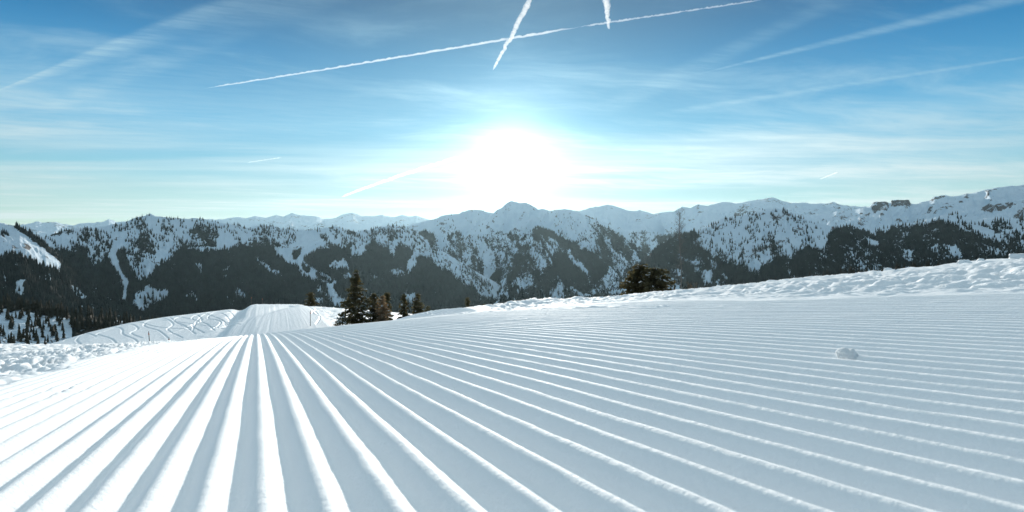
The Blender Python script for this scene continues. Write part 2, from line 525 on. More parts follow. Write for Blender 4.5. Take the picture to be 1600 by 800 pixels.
# rough snow off the ramp
Z += (1 - ramp) * (0.07 * (fbm(X * 0.22, Y * 0.10, 4, 95) - 0.5) + 0.05 * (ridged(X * 1.4, Y * 0.7, 3, 97) - 0.5))
rough_r = sst(PX, er + 2, er + 14)
Z += rough_r * 0.30 * (ridged(X * 0.8, Y * 0.45, 4, 98) - 0.5)
choppy = np.exp(-((PX - 325) / 40.0) ** 2) * np.exp(-((RR - 96) / 20.0) ** 2)
Z += choppy * 0.12 * (ridged(X * 0.7, Y * 0.35, 3, 99) - 0.5)
for pts, w, d in TRACKS:
    q = np.array([pix_on_mid(*p) for p in pts])
    # smooth curve through the points
    tt = np.linspace(0, len(q) - 1, 14 * (len(q) - 1) + 1)
    ii = np.minimum(tt.astype(int), len(q) - 2); fr = (tt - ii)[:, None]
    pm = q[np.maximum(ii - 1, 0)]; p0 = q[ii]; p1 = q[ii + 1]; p2 = q[np.minimum(ii + 2, len(q) - 1)]
    cr = 0.5 * (2 * p0 + (p1 - pm) * fr + (2 * pm - 5 * p0 + 4 * p1 - p2) * fr ** 2 + (3 * p0 - pm - 3 * p1 + p2) * fr ** 3)
    lo = cr.min(0) - 1.5; hi = cr.max(0) + 1.5
    sel = (X > lo[0]) & (X < hi[0]) & (Y > lo[1]) & (Y < hi[1])
    xs, ys = X[sel], Y[sel]
    best = np.full(xs.shape, 9.0); side = np.zeros(xs.shape)
    for a, b in zip(cr[:-1], cr[1:]):
        ab = b - a; L2 = (ab ** 2).sum() + 1e-9
        f_ = np.clip(((xs - a[0]) * ab[0] + (ys - a[1]) * ab[1]) / L2, 0, 1)
        ddx = xs - a[0] - f_ * ab[0]; ddy = ys - a[1] - f_ * ab[1]
        dd = np.hypot(ddx, ddy)
        best = np.minimum(best, dd)
    Z[sel] += -d * np.exp(-(best / w) ** 2) + 0.08 * d * np.exp(-((best - 2.0 * w) / w) ** 2)
P = np.stack([X, Y, Z], -1).reshape(-1, 3)
me = mesh_np('snowfield', P, grid_faces(len(rr), len(azs)), M_MID)
tag(link(bpy.data.objects.new('snowfield', me)), 'sunlit snowfield behind the crest with curving ski tracks and a groomed ramp', 'snowfield', kind='structure')

def mid_ground(px, r):
    az = math.atan((px - 800) / F)
    z, _ = mid_z(np.array([az]), np.array([float(r)]))
    return r * math.sin(az), r * math.cos(az), float(z[0])


# ------------------------------------------------------------------ mountains
def inpoly(x, y, poly):
    ins = np.zeros(x.shape, bool)
    n_ = len(poly); j = n_ - 1
    for i in range(n_):
        xi, yi = poly[i]; xj, yj = poly[j]
        c_ = ((yi > y) != (yj > y)) & (x < (xj - xi) * (y - yi) / ((yj - yi) + 1e-9) + xi)
        ins ^= c_; j = i
    return ins

def cr(ox, oy, s, *pts):
    return [(ox + a / s, oy + b / s) for a, b in pts]
c1_ = lambda *p: cr(0, 300, 3.0775, *p)
c2_ = lambda *p: cr(350, 300, 3.0775, *p)
c3_ = lambda *p: cr(650, 280, 3.477, *p)
c4_ = lambda *p: cr(900, 290, 3.637, *p)
c5_ = lambda *p: cr(1200, 270, 3.4775, *p)

def smooth_mask(x, y, poly, warp=3.0, s=0):
    wx = (fbm(x / 9.0, y / 9.0, 5, 200 + s, 0.72) - 0.5) * warp * 4.6
    wy = (fbm(x / 7.0 + 40, y / 12.0, 5, 210 + s, 0.72) - 0.5) * warp * 5.4
    return inpoly(x + wx, y + wy, poly)

FOREST_PTS = []      # (pts, normals) for the far forest

def mountain(name, label, skyline, r_ridge, r_foot, y_foot, relief, base_fn, polys=(), rocks=(), ncol=None, nrow=150,
             px_pad=0, seed=0, trees=0, tree_h=20.0, fine=3.0, gul=420.0, back=0.45):
    x0, x1 = skyline[0][0], skyline[-1][0]
    ncol = ncol or int((x1 - x0) / 1.0)
    nrow = int(nrow * 1.35)
    pxs = np.linspace(x0, x1, ncol)
    az = np.arctan((pxs - 800) / F)
    ys = interp(skyline, pxs)
    ys = ys + ((fbm(pxs / 7.0, pxs * 0 + seed, 4, 300 + seed, 0.65) - 0.5) + 0.9 * (0.62 - ridged(pxs / 16.0, pxs * 0 + 2.2 * seed, 4, 320 + seed, 0.6))) * fine * 1.15
    Rr = r_ridge(pxs) if callable(r_ridge) else np.full(ncol, float(r_ridge))
    s = np.linspace(0, 1, nrow)
    S, A_ = np.meshgrid(s, az, indexing='ij')
    YS = np.broadcast_to(ys, S.shape); RRr = np.broadcast_to(Rr, S.shape)
    RAD = r_foot + S * (RRr - r_foot)
    Yi = y_foot + (YS - y_foot) * (S ** 0.85)
    E = (400 - Yi) / F * np.cos(A_)
    Zm = E * RAD
    X, Y = RAD * np.sin(A_), RAD * np.cos(A_)
    # gullies and spurs run down the face: coordinates across / down the slope
    ac = A_ * r_ridge if not callable(r_ridge) else A_ * RRr
    dn = RAD
    wv = (fbm(ac / 900.0, dn / 900.0, 3, seed + 1) - 0.5) * 700
    rel = ridged((ac + wv) / gul, dn / (gul * 3.2), 5, seed + 3, 0.6) - 0.62
    rel2 = ridged((ac + wv * 0.4) / (gul * 0.30), dn / (gul * 0.8), 4, seed + 13, 0.62) - 0.6
    env = np.sin(np.clip(S, 0, 1) * math.pi) ** 0.6 * (1 - 0.35 * S)
    Zm = Zm + 1.35 * relief * env * rel + relief * 0.45 * (env + 0.10) * rel2
    # back side
    nb = 14
    sb = np.linspace(0, 1, nb + 1)[1:]
    Rb = Rr[None] + sb[:, None] * np.maximum(Rr[None] * back, 300)
    Zb = Zm[-1][None] - (sb[:, None] ** 1.3) * np.maximum(Rr[None] * back, 300) * 0.42
    Ab = np.broadcast_to(az, Rb.shape)
    X = np.vstack([X, Rb * np.sin(Ab)]); Y = np.vstack([Y, Rb * np.cos(Ab)]); Zf = np.vstack([Zm, Zb])
    PXI = 800 + F * X / Y; PYI = 400 - F * Zf / Y
    fo = base_fn(PXI, PYI, YS[0][None])
    st = 0.5 + 1.25 * (0.55 * fbm(ac / (gul * 0.20), dn / (gul * 0.9), 4, seed + 23, 0.62) + 0.45 * fbm((ac + wv * 0.6 + dn * 0.5) / (gul * 0.10), dn / (gul * 0.7), 3, seed + 29, 0.6) - 0.5)
    st = np.vstack([st, np.broadcast_to(st[-1], Rb.shape)])
    for poly, val in polys:
        mk = smooth_mask(PXI, PYI, poly, 1.1 if val in (0.02, 0.98) else 3.0, seed)
        fo = np.where(mk, val, fo)
    mixz = np.clip(4 * fo * (1 - fo), 0, 1)
    fo2 = np.clip(fo + np.where(fo <= 0.021, 0, 1) * mixz * (st - 0.5) * 2.2, 0, 1)
    ro = np.zeros_like(fo)
    slope_r = np.vstack([rel2, np.broadcast_to(rel2[-1], Rb.shape)])
    ro = np.where(fo < 0.3, np.clip((slope_r + 0.02) * 1.6, 0, 0.47), 0)
    for poly, val in rocks:
        mk = smooth_mask(PXI, PYI, poly, 2.0, seed + 5)
        ro = np.where(mk, val * 0.74, ro)
    Pm = np.stack([X, Y, Zf], -1)
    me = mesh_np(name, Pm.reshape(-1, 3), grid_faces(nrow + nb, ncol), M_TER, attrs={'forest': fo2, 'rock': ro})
    tag(link(bpy.data.objects.new(name, me)), label, 'mountain', kind='structure')
    if trees:
        # candidates in proportion to the ground area that carries forest
        fi = rng.uniform(0, nrow - 1.001, trees * 5); fj = rng.uniform(0, ncol - 1.001, trees * 5)
        i = fi.astype(int); j = fj.astype(int)
        okv = (PYI[i, j] < 560)
        dens = fo2[i, j]
        keep = okv & (rng.uniform(0, 1, len(i)) < np.clip((dens - 0.02) ** 1.2, 0, 1))
        i, j, fi, fj = i[keep][:trees], j[keep][:trees], fi[keep][:trees], fj[keep][:trees]
        a = (fi - i)[:, None]; b = (fj - j)[:, None]
        p = (Pm[i, j] * (1 - a) + Pm[i + 1, j] * a) * (1 - b) + (Pm[i, j + 1] * (1 - a) + Pm[i + 1, j + 1] * a) * b
        FOREST_PTS.append((p, tree_h))
    return Pm

def far_base(x, y, ys): return 0.0 * x
# furthest snowy chain
mountain('far_peaks', 'thin pale blue chain of snowy peaks far behind the left ridge',
    [(-200, 350), (0, 354), (35, 352), (58, 346), (70, 349), (88, 347), (105, 352), (120, 350), (158, 347), (170, 342), (182, 347), (200, 346), (240, 345), (290, 346),
     (330, 342), (345, 343), (372, 339), (385, 341), (398, 337), (415, 340), (430, 336), (442, 338), (455, 333), (470, 337), (490, 338), (505, 341), (522, 341),
     (535, 335), (550, 332), (562, 337), (575, 338), (600, 336), (615, 339), (627, 335), (640, 338), (652, 337), (668, 342), (690, 348), (740, 355)],
    17000, 13500, 372, 260, far_base, seed=1, nrow=90, gul=1500, fine=2.2, back=0.1)
mountain('far_ridge', 'pale snow covered ridge behind the central peak on the right',
    [(840, 335), (862, 330), (880, 328), (905, 330), (925, 324), (940, 321), (950, 320), (966, 324), (985, 330), (1000, 329), (1022, 335), (1032, 332), (1052, 331),
     (1067, 323), (1080, 324), (1090, 320), (1105, 322), (1120, 317), (1133, 315), (1150, 318), (1162, 316), (1180, 313), (1195, 310), (1210, 309), (1222, 315),
     (1235, 318), (1260, 317), (1290, 319), (1305, 317), (1320, 322), (1350, 323), (1400, 326), (1500, 330)],
    lambda p: 9500 + 0 * p, 6600, 400, 380, lambda x, y, ys: np.where(y > 358 + 12 * fbm(x / 20, y / 20, 3, 9), 0.62, 0.0), seed=2, nrow=120, gul=900, fine=2.0, trees=6000, tree_h=24, back=0.2,
    rocks=[(c4_((900, 150), (940, 120), (990, 110), (960, 160), (905, 180)), 0.75), (c4_((335, 190), (370, 185), (375, 215), (345, 215)), 0.6)])

# right plateau with rock outcrops
mountain('plateau_ridge', 'snowy plateau ridge with dark rock outcrops on the far right',
    [(1180, 345), (1240, 338), (1300, 332), (1340, 327), (1358, 323), (1365, 317), (1378, 315), (1390, 316), (1393, 312), (1420, 312), (1423, 318), (1432, 319), (1440, 316),
     (1452, 314), (1460, 307), (1475, 305), (1492, 307), (1503, 305), (1518, 302), (1530, 299.5), (1550, 294.5), (1560, 293), (1580, 291), (1600, 289), (1700, 284), (1850, 300)],
    6200, 4300, 430, 300, lambda x, y, ys: np.where(y > 345, 0.10, 0.0), seed=3, gul=520, trees=2500, fine=1.6,
    rocks=[(c5_((555, 190), (600, 160), (660, 155), (650, 200), (580, 218)), 0.95), (c5_((668, 145), (775, 145), (778, 178), (720, 188), (668, 182)), 0.98),
           (c5_((1155, 205), (1200, 165), (1335, 165), (1320, 195), (1200, 220)), 0.95), (c5_((870, 152), (935, 120), (965, 128), (890, 155)), 0.9),
           (c5_((1325, 240), (1360, 200), (1395, 180), (1395, 245)), 0.95), (c5_((480, 290), (540, 215), (560, 220), (500, 285)), 0.7),
           (c5_((680, 265), (700, 245), (740, 265), (720, 275)), 0.8), (c5_((380, 240), (410, 225), (430, 240), (400, 260)), 0.6),
           (c5_((1040, 250), (1080, 225), (1080, 265), (1050, 270)), 0.7), (c5_((1170, 100), (1240, 75), (1250, 85), (1180, 110)), 0.7)])

# central massif
def c_base(x, y, ys):
    tl = 352 + 10 * fbm(x / 25, y * 0, 3, 5)
    b_ = np.clip((y - tl) / 45.0, 0, 1) * 0.60 + 0.05
    return b_
mountain('central_peak', 'bright snowy central mountain rising under the sun',
    [(520, 420), (560, 385), (600, 365), (640, 352), (668, 345), (680, 343), (690, 337), (715, 334), (730, 329), (745, 328), (760, 331), (771, 333), (782, 325), (792, 317),
     (800, 315), (812, 317), (822, 317), (836, 324), (840, 328), (850, 326), (858, 331), (872, 328), (885, 327), (905, 333), (925, 340), (945, 350), (965, 357), (990, 366), (1010, 375), (1040, 384), (1090, 400), (1150, 430)],
    6400, 3000, 610, 450, c_base, seed=4, nrow=190, gul=430, trees=26000, tree_h=21, fine=1.4,
    polys=[(c3_((-200, 330), (0, 280), (100, 300), (150, 420), (210, 480), (230, 600), (290, 680), (-200, 690)), 0.80),
           (c3_((160, 290), (250, 290), (270, 370), (240, 430), (200, 370)), 0.82),
           (c3_((300, 330), (380, 310), (440, 420), (400, 500), (320, 420)), 0.50),
           (c3_((440, 290), (560, 300), (635, 395), (560, 345)), 0.85),
           (c3_((440, 180), (640, 160), (700, 240), (705, 420), (650, 400), (600, 300), (440, 262)), 0.03),
           (c3_((215, 460), (290, 450), (262, 540), (215, 520)), 0.04),
           (c3_((355, 500), (410, 500), (415, 570), (380, 580)), 0.12),
           (c3_((265, 590), (355, 655), (330, 672), (280, 630)), 0.05),
           (c3_((60, 510), (110, 520), (100, 580), (70, 575)), 0.25),
           (c3_((940, 230), (1010, 260), (1120, 300), (1230, 380), (1100, 460), (1040, 440), (985, 350)), 0.74)])
mountain('central_spur', 'dark forested spur running down from the central peak to the valley',
    [(740, 470), (770, 430), (790, 400), (805, 382), (820, 368), (838, 354), (850, 357), (865, 362), (880, 372), (905, 384), (930, 396), (955, 409), (975, 422), (1000, 445), (1030, 480)],
    5000, 2600, 640, 260, lambda x, y, ys: 0.60 + 0 * x, seed=5, nrow=130, gul=340, trees=14000, tree_h=20, fine=1.6,
    polys=[(c3_((650, 255), (720, 262), (830, 335), (940, 395), (1075, 450), (1005, 545), (955, 570), (830, 400), (760, 320), (670, 300)), 0.96),
           (c3_((750, 400), (830, 420), (935, 520), (955, 590), (900, 640), (800, 560), (740, 480)), 0.95),
           (c3_((680, 480), (740, 480), (775, 600), (700, 610)), 0.92),
           (c3_((815, 375), (865, 420), (945, 535), (895, 500), (830, 420)), 0.05),
           (c3_((750, 590), (800, 580), (795, 630), (750, 625)), 0.10),
           (c3_((820, 588), (912, 628), (905, 640), (850, 622)), 0.03),
           (c3_((900, 640), (1100, 600), (1100, 800), (500, 800), (500, 690)), 0.92)])

# left main range
def b_base(x, y, ys):
    n_ = fbm(x / 30, y / 22, 3, 77)
    d_ = (y - ys) - 16 - 16 * n_
    return 0.22 + 0.76 * sst(d_, -4, 12)
mountain('forest_ridge', 'long dark forested mountainside with snowy gullies on the left',
    [(40, 380), (80, 366), (100, 360), (130, 355), (150, 356), (175, 351), (190, 350), (200, 345), (215, 339), (225, 337), (235, 333), (244, 338), (255, 339), (275, 341), (295, 342), (305, 340),
     (320, 343), (335, 347), (355, 349), (370, 352), (385, 356), (400, 352), (425, 353), (440, 357), (470, 359), (490, 359), (510, 355), (525, 354), (540, 359), (555, 362), (580, 358), (600, 353), (620, 352),
     (640, 358), (660, 370), (690, 392), (730, 415), (780, 445), (830, 475), (900, 520)],
    4600, 2300, 640, 240, b_base, seed=6, nrow=190, gul=330, trees=52000, tree_h=22, fine=1.8,
    polys=[(c1_((150, 190), (330, 175), (520, 180), (540, 250), (500, 330), (430, 300), (380, 230), (200, 200)), 0.5),
           (c1_((560, 185), (720, 145), (1000, 140), (1010, 180), (900, 235), (860, 280), (790, 335), (740, 385), (700, 425), (655, 430), (640, 390), (610, 340), (590, 260)), 0.20),
           (c1_((600, 225), (720, 200), (745, 300), (690, 290), (660, 360), (600, 300)), 0.62),
           (c1_((740, 300), (800, 280), (830, 250), (790, 330), (750, 370)), 0.05),
           (c1_((690, 300), (735, 310), (740, 380), (690, 420), (665, 380)), 0.08),
           (c1_((890, 190), (1000, 150), (1060, 210), (1040, 260), (900, 265)), 0.72),
           (c1_((548, 200), (600, 190), (595, 260), (560, 300), (580, 370), (620, 440), (605, 520), (588, 580), (568, 575), (592, 480), (580, 420), (540, 360), (520, 310), (538, 260)), 0.02),
           (c1_((895, 268), (1050, 265), (1045, 230), (1058, 175), (1100, 220), (1145, 262), (1100, 275), (960, 285)), 0.02),
           (c1_((640, 560), (650, 490), (710, 458), (800, 478), (812, 500), (760, 530), (700, 560), (655, 592)), 0.08),
           (c1_((700, 500), (760, 495), (735, 530), (690, 550)), 0.6),
           (c1_((415, 300), (500, 330), (492, 350), (430, 345)), 0.25),
           (c1_((440, 225), (490, 240), (500, 270), (450, 250)), 0.15),
           (c1_((938, 350), (972, 350), (960, 378)), 0.1), (c1_((1060, 365), (1102, 360), (1095, 380), (1065, 378)), 0.05), (c1_((1045, 395), (1085, 400), (1080, 412)), 0.2),
           (c1_((890, 488), (942, 486), (938, 504), (892, 504)), 0.05), (c1_((318, 518), (362, 518), (368, 570), (348, 538)), 0.08),
           (c1_((820, 365), (845, 320), (840, 350), (828, 372)), 0.2),
           (c1_((1070, 470), (1150, 470), (1180, 510), (1100, 540)), 0.62),
           (c2_((-20, 195), (60, 262), (10, 276), (-40, 275)), 0.02),
           (c2_((340, 205), (440, 185), (472, 235), (440, 280), (390, 310), (380, 330), (430, 370), (480, 390), (545, 430), (525, 460), (550, 500), (592, 525), (560, 556), (530, 552), (500, 500),
                (490, 440), (430, 425), (375, 395), (350, 355), (300, 335), (260, 305), (235, 270), (330, 252), (352, 240)), 0.02),
           (c2_((328, 290), (365, 265), (370, 300), (345, 325), (328, 318)), 0.98), (c2_((370, 340), (412, 365), (408, 392), (378, 372)), 0.98), (c2_((440, 378), (528, 432), (512, 442), (440, 408)), 0.98),
           (c2_((440, 450), (490, 480), (490, 500), (450, 470)), 0.15), (c2_((425, 500), (470, 510), (480, 535), (440, 535)), 0.1),
           (c2_((610, 250), (682, 245), (682, 290), (640, 312), (608, 322)), 0.04),
           (c2_((500, 352), (570, 322), (612, 366), (545, 372)), 0.06), (c2_((565, 390), (600, 385), (605, 415), (580, 415)), 0.2),
           (c2_((470, 170), (620, 165), (640, 200), (560, 200), (500, 250), (465, 215)), 0.42),
           (c2_((150, 300), (180, 335), (262, 392), (270, 405), (190, 362)), 0.15),
           (c2_((670, 200), (715, 230), (700, 240), (670, 215)), 0.1),
           (c2_((700, 410), (736, 410), (732, 426)), 0.05),
           (c2_((720, 210), (790, 212), (782, 270), (742, 232)), 0.06), (c2_((792, 232), (832, 230), (820, 310), (796, 292)), 0.1),
           (c2_((880, 385), (882, 330), (928, 262), (962, 250), (922, 335), (895, 385)), 0.05),
           (c2_((862, 490), (915, 484), (922, 530), (880, 532)), 0.02),
           (c2_((790, 380), (840, 362), (882, 390), (830, 402)), 0.35)])

# left front hill
mountain('left_hill', 'front hill at the left edge with a bright snow face above dark forest',
    [(-420, 330), (-150, 335), (-60, 338), (-20, 344), (0, 347), (12, 351), (30, 354), (45, 362), (60, 372), (75, 383), (88, 395), (98, 408), (115, 422), (135, 437), (165, 455), (200, 475), (240, 500), (280, 540)],
    3000, 1300, 720, 120, lambda x, y, ys: 0.93 + 0 * x, seed=7, gul=260, trees=22000, tree_h=18, fine=1.4,
    polys=[(c1_((-1200, 60), (0, 140), (60, 165), (115, 200), (180, 250), (240, 300), (292, 340), (292, 385), (230, 362), (160, 332), (110, 312), (60, 292), (20, 292), (0, 330), (-300, 300), (-1200, 300)), 0.02),
           (c1_((0, 185), (30, 195), (45, 225), (0, 225)), 0.5),
           (c1_((68, 430), (118, 418), (105, 500), (68, 506)), 0.3), (c1_((10, 360), (30, 400), (30, 500), (15, 480)), 0.4),
           (c1_((180, 400), (240, 400), (250, 440), (190, 430)), 0.6), (c1_((350, 440), (420, 500), (400, 520), (340, 470)), 0.6)])

# right front dome and the forest shelf
def e2_base(x, y, ys):
    return 0.12 + 0 * x
mountain('forest_shelf', 'wooded mountain shelf with a snowy rim on the right',
    [(1180, 420), (1240, 392), (1290, 366), (1310, 356), (1330, 353), (1365, 358), (1400, 352), (1430, 347), (1450, 343), (1475, 337), (1492, 333), (1505, 338), (1530, 342), (1560, 340), (1600, 343), (1700, 338), (1900, 350)],
    3900, 1700, 640, 150, e2_base, seed=8, gul=280, trees=26000, tree_h=19, fine=1.8, nrow=170,
    polys=[(c5_((200, 360), (400, 285), (500, 300), (560, 325), (740, 292), (950, 268), (1060, 312), (1200, 362), (1400, 432), (2200, 430), (2200, 800), (-200, 800), (-200, 560)), 0.86),
           (c5_((1050, 285), (1200, 270), (1400, 245), (2200, 240), (2200, 435), (1391, 432), (1200, 362), (1100, 325)), 0.55),
           (c5_((528, 345), (602, 368), (592, 396), (540, 388)), 0.12), (c5_((400, 425), (442, 398), (425, 470), (408, 475)), 0.04),
           (c5_((880, 400), (1020, 395), (1060, 460), (950, 475)), 0.30), (c5_((520, 290), (680, 290), (560, 318)), 0.1),
           (c5_((720, 410), (790, 430), (790, 480), (740, 470)), 0.35), (c5_((1150, 400), (1300, 420), (1300, 450), (1180, 440)), 0.45),
           (c5_((1330, 280), (1391, 330), (1380, 350), (1330, 310)), 0.1)])
mountain('snow_dome', 'snow covered dome mountain with scattered trees and forest at its foot, right of the bare tree',
    [(900, 500), (930, 478), (945, 460), (965, 440), (985, 420), (1010, 403), (1030, 383), (1045, 373), (1062, 368), (1080, 362), (1100, 356), (1115, 350), (1125, 342), (1150, 338), (1175, 333),
     (1190, 328), (1210, 325), (1222, 328), (1235, 332), (1255, 342), (1270, 347), (1290, 350), (1310, 357), (1330, 368), (1360, 385), (1400, 402), (1450, 425), (1500, 450)],
    3300, 1500, 660, 140, lambda x, y, ys: np.where((y - ys) < 45, 0.15, 0.22), seed=9, gul=260, trees=26000, tree_h=17, fine=1.8, nrow=170,
    polys=[(c4_((350, 380), (470, 325), (560, 275), (600, 265), (720, 330), (760, 400), (850, 440), (930, 450), (1000, 500), (1080, 515), (1120, 400), (1200, 400), (1400, 430), (1600, 700), (100, 800), (60, 620), (300, 470)), 0.78),
           (c4_((590, 255), (680, 245), (720, 265), (780, 240), (830, 230), (800, 280), (700, 300), (620, 300)), 0.55),
           (c4_((470, 325), (560, 300), (520, 350), (380, 430), (250, 520), (130, 600), (80, 600), (260, 470)), 0.96),
           (c5_((-40, 520), (0, 480), (60, 450), (130, 470), (190, 400), (300, 425), (330, 330), (400, 285), (600, 330), (1200, 700), (1200, 1200), (-200, 900)), 0.82),
           (c4_((718, 478), (775, 476), (772, 565), (728, 572)), 0.05), (c4_((830, 508), (862, 514), (850, 545)), 0.05), (c4_((740, 395), (790, 430), (800, 480), (760, 470)), 0.2),
           (c4_((155, 500), (200, 450), (235, 445), (225, 500), (160, 535)), 0.2), (c4_((160, 590), (290, 580), (300, 612), (120, 625)), 0.3),
           (c4_((470, 320), (520, 290), (560, 270), (555, 285), (490, 325)), 0.02)],
    rocks=[(c4_((1040, 345), (1130, 330), (1140, 355), (1060, 365)), 0.8), (c4_((940, 385), (1030, 385), (1030, 415), (960, 410)), 0.6), (c4_((1060, 215), (1110, 200), (1115, 240), (1070, 240)), 0.6),
           (c4_((1225, 240), (1290, 240), (1290, 270), (1235, 265)), 0.8), (c4_((1150, 285), (1210, 285), (1210, 320), (1150, 315)), 0.6), (c4_((780, 235), (850, 205), (850, 240), (800, 265)), 0.6)])

# near knolls that carry trees one can tell apart
KN_L = mountain('wooded_knoll', 'near snowy knoll below the left hill dotted with small trees',
    [(-400, 468), (-100, 474), (0, 477), (30, 478), (60, 485), (90, 489), (120, 494), (160, 497), (200, 503), (250, 510), (300, 530), (340, 560)],
    900, 420, 700, 14, lambda x, y, ys: 0.0 * x + np.where((y - ys < 6) | (x > 112), 0.85, 0.03), seed=10, gul=60, fine=1.5, nrow=100, back=0.6)
KN_R = mountain('treed_shoulder', 'low snowy shoulder with a row of dark firs behind the right skyline',
    [(1080, 470), (1150, 449), (1200, 441), (1260, 434), (1300, 430), (1350, 425), (1400, 420), (1440, 417), (1480, 417), (1560, 420), (1700, 430)],
    700, 350, 700, 6, lambda x, y, ys: 0.0 * x + 0.2, seed=11, gul=60, fine=1.0, nrow=60, back=0.6)

# valley floor closes the ground out to the horizon
gv = 60
xs_ = np.linspace(-70000, 70000, gv); ys_ = np.linspace(-70000, 70000, gv)
XX, YY = np.meshgrid(xs_, ys_)
ZV = -1150 + 60 * fbm(XX / 6000, YY / 6000, 3, 500)
me = mesh_np('valley_floor', np.stack([XX, YY, ZV], -1).reshape(-1, 3), grid_faces(gv, gv), M_TER,
             attrs={'forest': np.full(XX.size, 0.5), 'rock': np.zeros(XX.size)})
tag(link(bpy.data.objects.new('valley_floor', me)), 'snowy valley floor far below', 'valley', kind='structure')

# ------------------------------------------------------------------ far forest: tens of thousands of small firs in one object
def make_forest():
    V_, F_ = [], []
    base = 0
    for p, th in FOREST_PTS:
        n_ = len(p)
        if n_ == 0: continue
        h_ = th * rng.uniform(0.55, 1.25, n_)
        r_ = h_ * rng.uniform(0.14, 0.24, n_)
        a0 = rng.uniform(0, 6.28, n_)
        vs_ = np.zeros((n_, 5, 3))
        for k in range(4):
            vs_[:, k, 0] = p[:, 0] + r_ * np.cos(a0 + k * math.pi / 2)
            vs_[:, k, 1] = p[:, 1] + r_ * np.sin(a0 + k * math.pi / 2)
            vs_[:, k, 2] = p[:, 2] - 1.0
        vs_[:, 4] = p; vs_[:, 4, 2] += h_
        b = base + np.arange(n_)[:, None] * 5
        for k in range(4):
            F_.append(np.concatenate([b + k, b + (k + 1) % 4, b + 4], 1))
        V_.append(vs_.reshape(-1, 3)); base += n_ * 5
    me = mesh_np('forest', np.concatenate(V_), np.concatenate(F_), M_FOREST, smooth=False)
    o = link(bpy.data.objects.new('forest', me))
    tag(o, 'distant conifer forest covering the mountainsides', 'forest', kind='stuff')
    return base // 5
NF = make_forest()
print('forest trees', NF)


# ------------------------------------------------------------------ trees
def tuft_mesh(name, pos, dirs, length, width, mat, rs, nb=2, n_snow=0):
    """small crossed blades along given directions"""
    n_ = len(pos)
    V_, F_ = [], []
    base = 0
    d = dirs / (np.linalg.norm(dirs, axis=1, keepdims=True) + 1e-9)
    for k in range(nb):
        s_ = np.cross(d, rs.normal(size=(n_, 3))); s_ /= (np.linalg.norm(s_, axis=1, keepdims=True) + 1e-9)
        L = (length * rs.uniform(0.6, 1.3, n_))[:, None]; w_ = (width * rs.uniform(0.6, 1.3, n_))[:, None]
        a = pos - d * L * 0.4; b = pos + d * L * 0.6; m_ = pos + s_ * w_; m2 = pos - s_ * w_
        V_.append(np.stack([a, m_, b, m2], 1).reshape(-1, 3))
        i = base + np.arange(n_) * 4
        F_.append(np.stack([i, i + 1, i + 2, i + 3], 1)); base += n_ * 4
    mi = np.concatenate([np.where(np.arange(n_) >= n_ - n_snow, 1, 0)] * nb)
    return mesh_np(name, np.concatenate(V_), np.concatenate(F_), [mat, M_TUFTSNOW], smooth=False, mat_idx=mi)

def tube_mesh(name, segs, mat, sides=5):
    """segs: list of (p0, p1, r0, r1)"""
    V_, F_ = [], []; base = 0
    for p0, p1, r0, r1 in segs:
        p0 = np.array(p0, float); p1 = np.array(p1, float)
        d = p1 - p0; d /= np.linalg.norm(d) + 1e-9
        u_ = np.cross(d, [0.3, 0.9, 0.1]); u_ /= np.linalg.norm(u_); w_ = np.cross(d, u_)
        for p, r in ((p0, r0), (p1, r1)):
            for k in range(sides):
                a = 2 * math.pi * k / sides
                V_.append(p + r * (math.cos(a) * u_ + math.sin(a) * w_))
        for k in range(sides):
            k2 = (k + 1) % sides
            F_.append([base + k, base + k2, base + sides + k2, base + sides + k])
        base += 2 * sides
    return mesh_np(name, np.array(V_), np.array(F_), mat)

